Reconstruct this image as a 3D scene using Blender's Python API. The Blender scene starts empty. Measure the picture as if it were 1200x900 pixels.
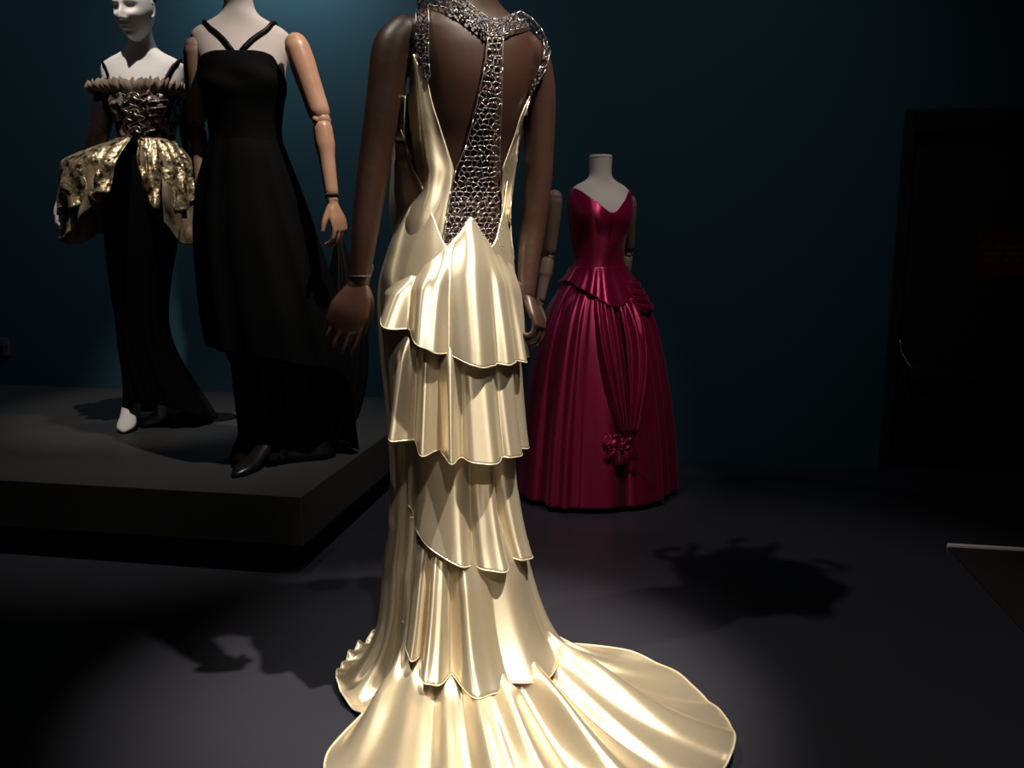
import bpy, math, random
import numpy as np
from mathutils import Vector
from mathutils.bvhtree import BVHTree

# ------------------------------------------------------------------ camera, world, lights
S = bpy.context.scene
COL = S.collection
H, F, PITCH = 1.12, 1000.0, math.radians(10)
cam_d = bpy.data.cameras.new('camera'); cam = bpy.data.objects.new('camera', cam_d); COL.objects.link(cam)
cam.location = (0, 0, H); cam.rotation_euler = (math.pi/2 - PITCH, 0, 0)
cam_d.sensor_width = 36; cam_d.lens = 36*F/1200; cam_d.clip_start = .02
S.camera = cam
S.view_settings.view_transform = 'Standard'; S.view_settings.look = 'None'
S.view_settings.exposure = 0.0; S.view_settings.gamma = 1.0
S.view_settings.use_curve_mapping = False
W = bpy.data.worlds.new('dark_gallery'); S.world = W; W.use_nodes = True
W.node_tree.nodes['Background'].inputs[0].default_value = (.75, .8, 1, 1)
W.node_tree.nodes['Background'].inputs[1].default_value = .004

def spot(name, loc, target, power, angle, blend=.4, size=.06, color=(1, .86, .68)):
    d = bpy.data.lights.new(name, 'SPOT'); o = bpy.data.objects.new(name, d); COL.objects.link(o)
    d.energy = power; d.spot_size = math.radians(angle); d.spot_blend = blend
    d.shadow_soft_size = size; d.color = color
    o.location = loc
    o.rotation_euler = (Vector(target)-Vector(loc)).to_track_quat('-Z', 'Y').to_euler()
    return o
WARM = (1, .90, .76)
spot('track_spot_gown_right', (.80, 1.55, 3.75), (-.04, 1.92, .47), 980, 26, .8, .03, WARM)
spot('track_spot_gown_left', (-.94, 1.63, 3.75), (.28, 2.2, .4), 150, 40, .6, .02, WARM)
spot('track_spot_gown_front', (.30, -.1, 3.75), (-.02, 1.85, .40), 210, 23, .9, .04, WARM)
spot('wall_wash', tuple(-1.85*np.array([.985, -.174, 0])+3.78*np.array([.174, .985, 0])+np.array([0, 0, 2.85])), tuple(-1.85*np.array([.985, -.174, 0])+4.2*np.array([.174, .985, 0])+np.array([0, 0, 2.3])), 34, 140, 1, .08, (.88, .97, 1))
spot('bounce_fill_right', (.55, 1.9, 3.85), (.45, 4.15, 1.5), 30, 76, 1, .15, (.85, .93, 1))  # added fill, no real fixture: stands in for dim gallery bounce on the wall
spot('bounce_fill_left', (-2.7, 3.3, 3.85), (-2.95, 4.75, 1.3), 22, 90, 1, .15, (.85, .93, 1))  # same added ambient fill for the left stretch of wall
spot('track_spot_black_gown', (.28, 2.15, 3.88), (-.93, 3.10, 1.15), 330, 32, 1, .03, WARM)
spot('track_spot_jacket', (-1.42, 2.65, 3.88), (-1.60, 3.66, 1.35), 215, 27, .7, .03, (1, .92, .83))
spot('track_spot_red_gown', (1.3, 1.9, 3.8), (.38, 3.5, .75), 125, 23, 1, .03, WARM)
spot('track_spot_floor', (1.45, 1.1, 3.8), (1.35, 2.0, 0), 16, 58, 1, .1, (1, .92, .86))

# ------------------------------------------------------------------ helpers
CAM = np.array([0, 0, H]); CP, SP = math.cos(PITCH), math.sin(PITCH)
def ray(px, py):
    u, v = (px-600)/F, (py-450)/F
    return np.array([u, CP - v*SP, -SP - v*CP])
def pxY(px, py, Y):
    d = ray(px, py); return CAM + d*(Y/d[1])
def sm(x):
    x = np.clip(x, 0, 1); return x*x*(3-2*x)
def pchip(xk, yk):
    xk = np.asarray(xk, float); yk = np.asarray(yk, float)
    o = np.argsort(xk); xk = xk[o]; yk = yk[o]
    h = np.diff(xk); dl = np.diff(yk)/h
    m = np.zeros_like(yk); m[0] = dl[0]; m[-1] = dl[-1]
    for i in range(1, len(xk)-1):
        if dl[i-1]*dl[i] > 0:
            w1 = 2*h[i]+h[i-1]; w2 = h[i]+2*h[i-1]
            m[i] = (w1+w2)/(w1/dl[i-1]+w2/dl[i])
    def f(x):
        x = np.clip(np.asarray(x, float), xk[0], xk[-1])
        i = np.clip(np.searchsorted(xk, x)-1, 0, len(h)-1)
        t = (x-xk[i])/h[i]
        return ((2*t**3-3*t**2+1)*yk[i] + (t**3-2*t**2+t)*h[i]*m[i]
                + (-2*t**3+3*t**2)*yk[i+1] + (t**3-t**2)*h[i]*m[i+1])
    return f

BASE = {}
def thing(name, label, cat, base, group=None):
    o = bpy.data.objects.new(name, None); COL.objects.link(o); o.location = base
    o.empty_display_size = .1
    o['label'] = label; o['category'] = cat
    if group: o['group'] = group
    BASE[o.name] = np.array(base, float)
    return o
def mesh(name, V, Fc, mat, parent=None, base=None, smooth=True, solid=0, label=None, kind=None, bevel=0, sub=0, offs=0):
    V = np.asarray(V, float)
    b = BASE[parent.name] if parent else np.array(base if base is not None else (0, 0, 0), float)
    me = bpy.data.meshes.new(name)
    me.from_pydata((V-b).tolist(), [], [tuple(int(i) for i in f) for f in Fc]); me.update()
    if smooth: me.polygons.foreach_set('use_smooth', [True]*len(me.polygons))
    me.materials.append(M[mat])
    o = bpy.data.objects.new(name, me); COL.objects.link(o)
    if parent: o.parent = parent
    else: o.location = b
    BASE[o.name] = b
    if label: o['label'] = label
    if kind: o['kind'] = kind
    if bevel:
        m = o.modifiers.new('bevel', 'BEVEL'); m.width = bevel; m.segments = 2; m.limit_method = 'ANGLE'
    if sub:
        m = o.modifiers.new('sub', 'SUBSURF'); m.levels = sub; m.render_levels = sub
    if solid:
        m = o.modifiers.new('thick', 'SOLIDIFY'); m.thickness = solid; m.offset = offs
    return o
def gridF(nu, nv, closed=False):
    fs = []
    for j in range(nv-1):
        for i in range(nu if closed else nu-1):
            k = (i+1) % nu
            fs.append((j*nu+i, j*nu+k, (j+1)*nu+k, (j+1)*nu+i))
    return fs
def join(parts):
    V, Fc, n = [], [], 0
    for v, f in parts:
        v = np.asarray(v, float).reshape(-1, 3); V.append(v)
        Fc += [tuple(i+n for i in q) for q in f]; n += len(v)
    return np.vstack(V), Fc
def box(c, d, R=None):
    c = np.array(c, float); d = np.array(d, float)/2
    v = np.array([[sx, sy, sz] for sx in (-1, 1) for sy in (-1, 1) for sz in (-1, 1)])*d
    if R is not None: v = v@np.array(R).T
    return v+c, [(0, 1, 3, 2), (4, 6, 7, 5), (0, 4, 5, 1), (2, 3, 7, 6), (0, 2, 6, 4), (1, 5, 7, 3)]
def resample(P, n):
    P = np.asarray(P, float); d = np.r_[0, np.cumsum(np.linalg.norm(np.diff(P, axis=0), axis=1))]
    t = np.linspace(0, d[-1], n)
    return np.stack([pchip(d, P[:, k])(t) for k in range(P.shape[1])], 1)
def tube(P, r, n=12, m=None, round_ends=True, flat=None, closed=False):
    """swept tube; r scalar or per point (radius or (ra, rb)); flat = reference direction of the ra axis"""
    P = np.asarray(P, float)
    r = np.asarray(r, float)
    if r.ndim == 0: r = np.full(len(P), float(r))
    if r.ndim == 1: r = np.stack([r, r], 1)
    if m:
        Q = resample(np.hstack([P, r]), m); P, r = Q[:, :3], Q[:, 3:]
    T = np.gradient(P, axis=0); T /= np.linalg.norm(T, axis=1)[:, None]+1e-12
    ref = np.array(flat if flat is not None else ((1, 0, 0) if abs(T[0][0]) < .8 else (0, 1, 0)), float)
    rings = []; A = None
    for i in range(len(P)):
        if A is None or flat is not None: A = ref - T[i]*np.dot(ref, T[i])
        else: A = A - T[i]*np.dot(A, T[i])
        A = A/(np.linalg.norm(A)+1e-12); B = np.cross(T[i], A)
        rings.append((P[i], A.copy(), B, r[i], T[i]))
    if round_ends:
        p, A, B, rr, t = rings[0]; mn = min(rr)
        pre = [(p-t*mn*s, A, B, rr*c, t) for s, c in ((1, .08), (.87, .5), (.5, .87))]
        p, A, B, rr, t = rings[-1]; mn = min(rr)
        post = [(p+t*mn*s, A, B, rr*c, t) for s, c in ((.5, .87), (.87, .5), (1, .08))]
        rings = pre+rings+post
    ang = np.linspace(0, 2*math.pi, n, endpoint=False)
    V = np.vstack([p + np.outer(np.cos(ang)*rr[0], A) + np.outer(np.sin(ang)*rr[1], B) for p, A, B, rr, t in rings])
    fs = gridF(n, len(rings), True)
    k = (len(rings)-1)*n
    fs += [tuple(range(n))[::-1], tuple(k+i for i in range(n))]
    return V, fs
def ball(c, r, n=16, m=10):
    r = np.array(r if np.ndim(r) else (r, r, r), float); c = np.array(c, float)
    th = np.linspace(.04, math.pi-.04, m); ph = np.linspace(0, 2*math.pi, n, endpoint=False)
    V = np.array([[math.sin(t)*math.cos(p), math.sin(t)*math.sin(p), math.cos(t)] for t in th for p in ph])*r+c
    return V, gridF(n, m, True)+[tuple(range(n))[::-1], tuple((m-1)*n+i for i in range(n))]
def remesh(parts, voxel, smooth=6):
    V, Fc = join(parts)
    me = bpy.data.meshes.new('tmp'); me.from_pydata(V.tolist(), [], [tuple(int(i) for i in f) for f in Fc])
    o = bpy.data.objects.new('tmp', me); COL.objects.link(o)
    m = o.modifiers.new('r', 'REMESH'); m.mode = 'VOXEL'; m.voxel_size = voxel
    if smooth:
        m = o.modifiers.new('s', 'SMOOTH'); m.factor = .5; m.iterations = smooth
    dg = bpy.context.evaluated_depsgraph_get(); dg.update()
    e = o.evaluated_get(dg).to_mesh()
    n = len(e.vertices); co = np.empty(n*3); e.vertices.foreach_get('co', co)
    fs = [tuple(p.vertices) for p in e.polygons]
    bpy.data.objects.remove(o); bpy.data.meshes.remove(me)
    return co.reshape(-1, 3), fs

class Body:
    """smooth torso: rings (z, half width, depth to the back, depth to the front, cx, cy); phi 0 = back, 180 = front"""
    def __init__(s, keys, base, theta, zs=1, ws=1, lean=None, bust=0, bz=1.36):
        K = np.array([(k+(0, 0))[:6] if len(k) < 6 else k for k in keys], float)
        K[:, 0] *= zs; K[:, 1:4] *= ws
        s.K = K; s.f = [pchip(K[:, 0], K[:, i]) for i in range(1, 6)]
        s.base = np.array(base, float); s.th = theta; s.lean = lean; s.bust = bust; s.bz = bz*zs
    def P(s, phi, z, off=0):
        phi, z, off = np.broadcast_arrays(np.asarray(phi, float), np.asarray(z, float), np.asarray(off, float))
        a, bb, bf, cx, cy = [f(z) for f in s.f]
        c = np.cos(phi); b = bb*(1+c)/2+bf*(1-c)/2
        if s.bust:
            for sg in (-1, 1):
                d = (phi-math.pi*1 - sg*.62 + math.pi) % (2*math.pi) - math.pi
                off = off + s.bust*np.exp(-(d/.42)**2-((z-s.bz)/.055)**2)
        return s.world(cx+(a+off)*np.sin(phi), cy-(b+off)*c, z)
    def world(s, x, y, z):
        ct, st = math.cos(s.th), math.sin(s.th)
        X = ct*x-st*y; Y = st*x+ct*y
        if s.lean is not None: X = X+s.lean(z)
        return np.stack([X+s.base[0], Y+s.base[1], np.broadcast_to(z, X.shape)+s.base[2]], -1)
    def mesh(s, n=56, m=90, z0=None, z1=None):
        zz = np.linspace(z0 or s.K[0, 0], z1 or s.K[-1, 0], m); ph = np.linspace(0, 2*math.pi, n, endpoint=False)
        PH, Z = np.meshgrid(ph, zz)
        return s.P(PH, Z).reshape(-1, 3), gridF(n, m, True)+[tuple(range(n))[::-1], tuple((m-1)*n+i for i in range(n))]
FEM = [(.80, .150, .105, .085), (.88, .166, .118, .090), (.96, .165, .124, .092), (1.05, .147, .106, .092),
       (1.13, .123, .082, .088), (1.20, .112, .068, .084), (1.28, .121, .074, .090), (1.36, .137, .086, .100),
       (1.43, .149, .092, .096), (1.49, .164, .086, .078), (1.53, .166, .074, .062), (1.553, .148, .064, .054),
       (1.575, .108, .057, .050), (1.595, .072, .053, .049), (1.62, .053, .050, .048), (1.66, .047, .048, .047, 0, .012), (1.73, .047, .050, .048, 0, .022)]

def legs(B, zs=1.0, foot=True, k=1.0):
    """legs and feet of a figure, in the body's own frame"""
    out = []
    for sg in (-1, 1):
        P = [(sg*.085*k, .0, .90*zs), (sg*.082*k, .005, .70*zs), (sg*.072*k, .01, .50*zs), (sg*.068*k, -.005, .32*zs), (sg*.06, -.01, .10*zs), (sg*.06, 0, .05)]
        W_ = np.array([B.world(np.array(x), np.array(y), np.array(z)) for x, y, z in P])
        out.append(tube(W_, [.078*k, .072*k, .052*k, .048*k, .034*k, .032*k], 16, 24))
        if foot:
            Q = np.array([B.world(np.array(sg*.06), np.array(y), np.array(z)) for y, z in ((-.05, .045), (0, .05), (.07, .036), (.14, .026))])
            out.append(tube(Q, [(.03, .03), (.033, .035), (.038, .024), (.022, .014)], 14, 14, flat=(1, 0, 0)))
    return out

def head(B, z, fy=.03, tilt=0, turn=0, scale=1.0, n=96, m=80):
    """head with a face; local front = +y"""
    th = np.linspace(.03, math.pi-.03, m); ph = np.linspace(0, 2*math.pi, n, endpoint=False)
    PH, TH = np.meshgrid(ph, th)
    rx, ry, rz = .072, .092, .118
    ux, uy, uz = np.sin(TH)*np.cos(PH), np.sin(TH)*np.sin(PH), np.cos(TH)
    low = np.clip(-uz, 0, 1)
    x = rx*ux*(1-.36*low**1.4); y = ry*uy*(1-.12*low**2)+.012*low; zz = rz*uz
    y = np.where(uy < 0, y*(1-.25*low), y)
    fr = sm((uy-.05)/.5)
    def g(cx, cz, sx, sz): return np.exp(-((x-cx)/sx)**2-((zz-cz)/sz)**2)
    d = 0
    d = d + .022*np.exp(-(x/.0095)**2)*sm((.03-zz)/.06)*sm((zz+.046)/.014)          # nose ridge
    d = d + .008*(g(-.011, -.036, .008, .008)+g(.011, -.036, .008, .008))            # nostril wings
    d = d - .017*(g(-.030, .006, .019, .014)+g(.030, .006, .019, .014))              # eye sockets
    d = d + .006*(g(-.030, .004, .012, .006)+g(.030, .004, .012, .006))              # lids
    d = d + .005*(g(-.032, .027, .022, .007)+g(.032, .027, .022, .007))              # brows
    d = d + .006*(g(-.038, -.022, .02, .015)+g(.038, -.022, .02, .015))              # cheekbones
    d = d + .008*g(0, -.057, .018, .0055)+.008*g(0, -.069, .015, .006)-.004*g(0, -.063, .02, .0022)   # lips
    d = d + .010*g(0, -.097, .02, .014)-.004*g(0, -.081, .018, .006)                 # chin
    y = y + d*fr
    x, y, zz = x*scale, y*scale, zz*scale
    ca, sa = math.cos(tilt), math.sin(tilt); y, zz = y*ca+zz*sa, -y*sa+zz*ca
    cb, sb = math.cos(turn), math.sin(turn); x, y = x*cb-y*sb, x*sb+y*cb
    V = [(B.world(x, y+fy, zz+z)).reshape(-1, 3)]
    Fh = gridF(n, m, True)+[tuple(range(n))[::-1], tuple((m-1)*n+i for i in range(n))]
    parts = [(V[0], Fh)]
    for sg in (-1, 1):                                                               # ears
        ex = np.array([sg*.068, -.008, .0])*scale
        Q = []
        for (dy, dz) in ((-.004, .028), (-.014, .02), (-.016, .004), (-.008, -.016), (.004, -.028)):
            yy, z3 = ex[1]+dy, ex[2]+dz
            y2, z2 = yy*ca+z3*sa, -yy*sa+z3*ca
            x2, y3 = ex[0]*cb-y2*sb, ex[0]*sb+y2*cb
            Q.append(B.world(np.array(x2), np.array(y3+fy), np.array(z2+z)))
        parts.append(tube(np.array(Q), [.005, .007, .0065, .006, .0065], 8, 14))
    return parts

def hand(p, d, dors, thumb, curl=(18, 22, 26, 30), scale=1.0, spread=.06, wrist=.023, thumb_out=.55, voxel=.0026):
    """hand at wrist p pointing along d, back of the hand towards dors, thumb on the +thumb side"""
    d = np.array(d, float); d /= np.linalg.norm(d)
    n = np.array(dors, float); n -= d*np.dot(n, d); n /= np.linalg.norm(n)
    x = np.cross(d, n); x = x if np.dot(x, thumb) > 0 else -x
    def L(a, b, c): return np.array(p)+scale*(a*x+b*d+c*n)
    parts = [tube([L(0, -.03, 0), L(0, 0, 0), L(.002, .03, .001), L(.0, .065, .003), L(-.001, .092, .001)],
                  np.array([(wrist/scale, wrist*.86/scale), (wrist/scale, wrist*.82/scale), (.032, .0165), (.040, .0145), (.0385, .011)])*scale, 20, 22, flat=x)]
    bx = (.029, .010, -.0095, -.028); ln = (.074, .082, .076, .060); by = (.088, .094, .090, .080)
    for i in range(4):
        a = 0; q = np.array([bx[i], by[i]-.02, 0.0]); P = [q.copy()]
        q = np.array([bx[i], by[i], 0.001]); P.append(q.copy())
        sp = spread*(1.5-i)
        for s, f in ((.46, .7), (.30, 1.15), (.24, .8)):
            a += math.radians(curl[i])*f
            q = q + ln[i]*s*np.array([math.sin(sp)*math.cos(a), math.cos(sp)*math.cos(a), -math.sin(a)]); P.append(q.copy())
        parts.append(tube([L(*k) for k in P], np.array([.0088, .0088, .0082, .0074, .0058])*scale, 10, 18))
    P = [(.014, .012, -.004), (.030, .034, -.010), (.030+.034*thumb_out, .062, -.018), (.030+.05*thumb_out, .088, -.026)]
    parts.append(tube([L(*k) for k in P], np.array([.013, .0125, .0098, .0068])*scale, 10, 16))
    return remesh(parts, voxel, 3)

# ------------------------------------------------------------------ materials
M = {}
def mat(name, col, rough=.5, metal=0, spec=.5, noise=None, bump=None, sheen=0, aniso=0, coat=0, aniso_rot=0):
    m = bpy.data.materials.new(name); m.use_nodes = True; nt = m.node_tree; b = nt.nodes['Principled BSDF']
    b.inputs['Base Color'].default_value = (*col, 1); b.inputs['Roughness'].default_value = rough
    b.inputs['Metallic'].default_value = metal; b.inputs['Specular IOR Level'].default_value = spec
    if sheen: b.inputs['Sheen Weight'].default_value = sheen; b.inputs['Sheen Roughness'].default_value = .4
    if aniso:
        b.inputs['Anisotropic'].default_value = aniso; b.inputs['Anisotropic Rotation'].default_value = .25 if aniso_rot else 0
        tn = nt.nodes.new('ShaderNodeTangent'); tn.direction_type = 'RADIAL'; tn.axis = 'Z'
        nt.links.new(tn.outputs['Tangent'], b.inputs['Tangent'])
    if coat: b.inputs['Coat Weight'].default_value = coat; b.inputs['Coat Roughness'].default_value = .2
    tc = nt.nodes.new('ShaderNodeTexCoord')
    if noise:                                   # (second colour, scale, low, high)
        c2, sc, lo, hi = noise
        n = nt.nodes.new('ShaderNodeTexNoise'); n.inputs['Scale'].default_value = sc; n.inputs['Detail'].default_value = 5
        r = nt.nodes.new('ShaderNodeValToRGB'); r.color_ramp.elements[0].position = lo; r.color_ramp.elements[1].position = hi
        r.color_ramp.elements[0].color = (*col, 1); r.color_ramp.elements[1].color = (*c2, 1)
        nt.links.new(tc.outputs['Object'], n.inputs['Vector']); nt.links.new(n.outputs['Fac'], r.inputs['Fac'])
        nt.links.new(r.outputs['Color'], b.inputs['Base Color'])
    if bump:                                    # (scale, strength, distance)
        n = nt.nodes.new('ShaderNodeTexNoise'); n.inputs['Scale'].default_value = bump[0]; n.inputs['Detail'].default_value = 4
        k = nt.nodes.new('ShaderNodeBump'); k.inputs['Strength'].default_value = bump[1]; k.inputs['Distance'].default_value = bump[2]
        nt.links.new(tc.outputs['Object'], n.inputs['Vector']); nt.links.new(n.outputs['Fac'], k.inputs['Height'])
        nt.links.new(k.outputs['Normal'], b.inputs['Normal'])
    M[name] = m; return m
mat('satin', (.80, .69, .50), .36, .72, .6, bump=(38, .06, .004), aniso=.88, aniso_rot=1)
mat('satin_hem', (.88, .78, .58), .30, .35, .6)
mat('brown_skin', (.042, .018, .0115), .45, 0, .4, noise=((.034, .0145, .0095), 6, .35, .65))
mat('seam_dark', (.07, .045, .04), .6)
mat('wig', (.006, .006, .008), .6)
mat('silver', (.42, .38, .36), .35, .85, bump=(900, .3, .001))
mat('crystal', (.9, .88, .92), .06, .85, 1, noise=((.45, .42, .5), 260, .4, .6))
mat('wall_paint', (.032, .090, .122), .75, 0, .25, bump=(60, .06, .002))
mat('floor_paint', (.029, .030, .041), .42, 0, .4, noise=((.025, .026, .035), 3, .3, .7), bump=(120, .03, .001))
mat('platform_paint', (.042, .042, .045), .5, 0, .35, noise=((.036, .036, .038), 2.5, .3, .7))
mat('plinth', (.010, .010, .011), .7)
mat('burgundy', (.34, .006, .075), .36, .55, .55, bump=(70, .12, .003), sheen=.1, aniso=.85, aniso_rot=1)
mat('burgundy_dark', (.05, .001, .010), .6)
mat('linen', (.64, .57, .56), .85, 0, .2, bump=(400, .1, .001))
mat('white_skin', (.78, .75, .72), .5, 0, .3)
mat('wood', (.64, .37, .27), .36, 0, .45, noise=((.50, .27, .165), 9, .35, .65))
mat('dark_and_shaded_wood', (.30, .20, .15), .45, 0, .4)  # dress form's dark wood; also tan wood with shade put into the colour
mat('black_cloth', (.0016, .0016, .0022), .8, 0, .1, bump=(300, .1, .001))
mat('black_satin', (.003, .003, .004), .5, 0, .2, bump=(60, .1, .003))
mat('black_leather', (.010, .009, .010), .3)
mat('brocade', (.055, .036, .022), .36, .75, .6, noise=((.78, .62, .38), 34, .38, .56), bump=(55, .8, .01))
mat('bodice_brocade', (.030, .018, .016), .32, .6, .6, noise=((.62, .50, .44), 52, .47, .60), bump=(60, .6, .008))
mat('organza', (.30, .23, .155), .55, .15, .4, noise=((.20, .15, .10), 20, .35, .65), bump=(45, .35, .006))
mat('tulle', (.30, .24, .19), .8, 0, .2, noise=((.20, .15, .12), 40, .4, .6), bump=(90, .6, .004))
mat('sleeve_net', (.012, .009, .009), .6, 0, .3, noise=((.035, .025, .022), 60, .55, .7))
mat('ribbon', (.55, .44, .36), .28, .6)
mat('door_paint', (.016, .017, .021), .5, 0, .3)
mat('jamb', (.010, .010, .012), .5)
mat('steel', (.55, .56, .58), .3, 1)
mat('sign_red', (.10, .003, .008), .5)
mat('sign_white', (.12, .10, .10), .5)
mat('strip_white', (.8, .8, .82), .4)
mat('mat_rubber', (.006, .006, .007), .8)
mat('plate', (.10, .13, .16), .4)
mat('ceiling_black', (.01, .01, .012), .9)

# ------------------------------------------------------------------ room (its walls run 10 degrees off the view axis)
AX = np.array([math.cos(math.radians(10)), -math.sin(math.radians(10)), 0]); NX = np.array([-AX[1], AX[0], 0])
RM = np.stack([AX, NX, np.array([0, 0, 1])], 1)
def rp(a, n, z): return AX*a+NX*n+np.array([0, 0, z])
def rbox(a0, a1, n0, n1, z0, z1): return box(rp((a0+a1)/2, (n0+n1)/2, (z0+z1)/2), (a1-a0, n1-n0, z1-z0), RM)
def struct(name, vf, m, bevel=0, parent=None, base=(0, 0, 0)):
    o = mesh(name, vf[0], vf[1], m, parent=parent, base=base, smooth=False, bevel=bevel)
    if not parent: o['kind'] = 'structure'
    return o
WN = 4.21
D0, D1, DT = 1.04, 2.05, 1.665                      # doorway
floor = struct('floor', rbox(-4.5, 4.2, -2.5, 4.6, -.08, 0), 'floor_paint')
struct('wall_back', join([rbox(-4.5, D0, WN, WN+.2, 0, 3.98), rbox(D1, 4.2, WN, WN+.2, 0, 3.98), rbox(D0, D1, WN, WN+.2, DT, 3.98)]), 'wall_paint')
struct('wall_left', rbox(-4.7, -4.5, -2.5, WN+.2, 0, 3.98), 'wall_paint')
struct('wall_right', rbox(4.2, 4.4, -2.5, WN+.2, 0, 3.98), 'wall_paint')
struct('ceiling', rbox(-4.7, 4.4, -2.5, WN+.2, 4.0, 4.08), 'ceiling_black')
# door with push bar, in a dark frame
door = thing('door_1', 'dark grey flush door with a steel push bar in the back wall', 'door', rp((D0+D1)/2, WN+.06, 0)); door['kind'] = 'structure'
def part(name, vf, m, parent, **k):
    k.setdefault('smooth', False)
    return mesh(name, vf[0], vf[1], m, parent=parent, **k)
part('door_frame', join([rbox(D0, D0+.05, WN-.012, WN+.14, 0, DT), rbox(D1-.05, D1, WN-.012, WN+.14, 0, DT), rbox(D0+.05, D1-.05, WN-.012, WN+.14, DT-.09, DT)]), 'jamb', door, bevel=.004)
part('door_leaf', rbox(D0+.055, D1-.055, WN+.05, WN+.095, .012, DT-.095), 'door_paint', door, bevel=.003)
bar = part('push_bar', join([rbox(D0+.13, D1-.12, WN-.02, WN+.015, .455, .49), rbox(D0+.11, D0+.16, WN-.01, WN+.052, .44, .505), rbox(D1-.16, D1-.11, WN-.01, WN+.052, .44, .505)]), 'door_paint', door, bevel=.006)
part('latch_rod', tube([rp(D0+.065, WN+.03, .625), rp(D0+.065, WN+.02, .60), rp(D0+.085, WN+.01, .55), rp(D0+.125, WN, .49)], .007, 8, 20), 'steel', bar, smooth=True)
sg = thing('warning_sign', 'small red sign with three lines of pale lettering on the dark door', 'sign', rp(1.53, WN+.048, .92))
part('sign_plate', rbox(1.405, 1.655, WN+.042, WN+.0495, .93, 1.125), 'sign_red', sg)
k = 0
for z, words in ((1.06, ((1.425, 1.47), (1.485, 1.515), (1.52, 1.60))), (1.03, ((1.43, 1.515), (1.525, 1.62))), (1.00, ((1.455, 1.51), (1.52, 1.605)))):
    for a0, a1 in words:
        n = max(2, int((a1-a0)/.012))
        part('lettering', join([rbox(a0+(a1-a0)*i/n, a0+(a1-a0)*(i+.62)/n, WN+.0405, WN+.0425, z-.008, z+.008) for i in range(n)]), 'sign_white', sg, kind='stuff')

# floor mat with a bright metal edge strip, near the door
mt = thing('floor_mat', 'black floor mat with a bright metal edge strip, right of the gowns', 'mat', rp(1.55, 2.8, 0))
part('rubber_sheet', rbox(1.04, 2.6, 1.55, 3.155, .0005, .008), 'mat_rubber', mt)
part('edge_strip', rbox(1.04, 2.6, 3.155, 3.172, .0005, .017), 'strip_white', mt, bevel=.002)

# wall plate at the far left
pl = thing('wall_outlet', 'small blue-grey outlet plate low on the wall, left edge', 'outlet', rp(-3.69, WN, .49))
part('cover_plate', rbox(-3.78, -3.615, WN-.012, WN-.001, .44, .54), 'plate', pl, bevel=.004)
part('socket', rbox(-3.73, -3.65, WN-.016, WN-.011, .455, .50), 'jamb', pl)

# platform
PZ = .275
pf = thing('display_platform', 'low dark grey display platform with a recessed black base', 'platform', rp(-2.6, 3.3, 0))
part('deck', rbox(-4.2, -1.142, 2.515, WN-.004, .105, PZ), 'platform_paint', pf, bevel=.003)
part('recessed_base', rbox(-4.1, -1.20, 2.58, WN-.02, 0, .105), 'plinth', pf)

# ================================================================== CREAM GOWN FIGURE
rng = np.random.default_rng(7)
C = np.array([-.155, 2.10, 0.0]); TH = math.radians(28)
lean = lambda z: .062*sm((np.asarray(z, float)-.95)/.62)
B = Body(FEM, C, TH, zs=1.03, lean=lean, bust=.02)
torso = B.mesh()
bvh = BVHTree.FromPolygons([Vector(v) for v in torso[0]], [tuple(f) for f in torso[1]])
def hit(px, py, off=.004):
    d = ray(px, py); d = d/np.linalg.norm(d)
    loc, n, i, dist = bvh.ray_cast(Vector(CAM), Vector(d))
    if loc is not None:
        n = np.array(n); n = n if np.dot(n, d) < 0 else -n
        return np.array(loc)+n*off
    best = None
    for t in np.linspace(1.7, 2.6, 46):
        p = CAM+d*t; q = bvh.find_nearest(Vector(p))
        if best is None or q[3] < best[0]: best = (q[3], p)
    return best[1]

mq = thing('mannequin', 'dark brown full-length mannequin seen from behind, wearing the cream gown', 'mannequin', C)
def armpts(L): return np.array([pxY(x, y, Y) for x, y, Y in L])
la = armpts([(474, 40, 2.04), (460, 58, 2.02), (451, 115, 2.0), (441, 175, 1.985), (432, 238, 1.968), (426, 285, 1.955), (421, 330, 1.95)])
ra = armpts([(618, 60, 2.16), (627, 82, 2.18), (632, 130, 2.185), (631, 200, 2.18), (625, 262, 2.17), (619, 315, 2.14), (617, 347, 2.12)])
arms = [tube(la, [.044, .046, .042, .037, .034, .029, .0225], 20, 60), tube(ra, [.04, .044, .041, .036, .033, .027, .0215], 20, 60)]
V, Fc = remesh([torso]+arms+legs(B, 1.0)+head(B, 1.885, .035, turn=.2), .0058, 5)
bvh = BVHTree.FromPolygons([Vector(v) for v in V], Fc)
mesh('body', V, Fc, 'brown_skin', mq)
for pts in (la,):
    p, q = pts[-1], pts[-2]; t = (p-q)/np.linalg.norm(p-q)
    c = p-t*.012; ring = [c+.0243*(math.cos(a)*np.array([1, 0, 0])+math.sin(a)*np.cross(t, [1, 0, 0])) for a in np.linspace(0, 2*math.pi, 25)]
    mesh('wrist_seam', *tube(ring, .0012, 6, round_ends=False), 'seam_dark', mq)
w = la[-1]
mesh('hand', *hand(w, pxY(397, 402, 1.935)-w, (.25, -1, .15), (1, .1, 0), curl=(38, 34, 30, 28), wrist=.0225, spread=.008, scale=1.17, thumb_out=.25), 'brown_skin', mq)
w = ra[-1]
mesh('hand', *hand(w, pxY(634, 386, 2.09)-w, (.9, -.25, .5), (0, 1, 0), curl=(52, 52, 50, 48), wrist=.0205, spread=.0, scale=.93, thumb_out=.2), 'brown_skin', mq)

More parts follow.
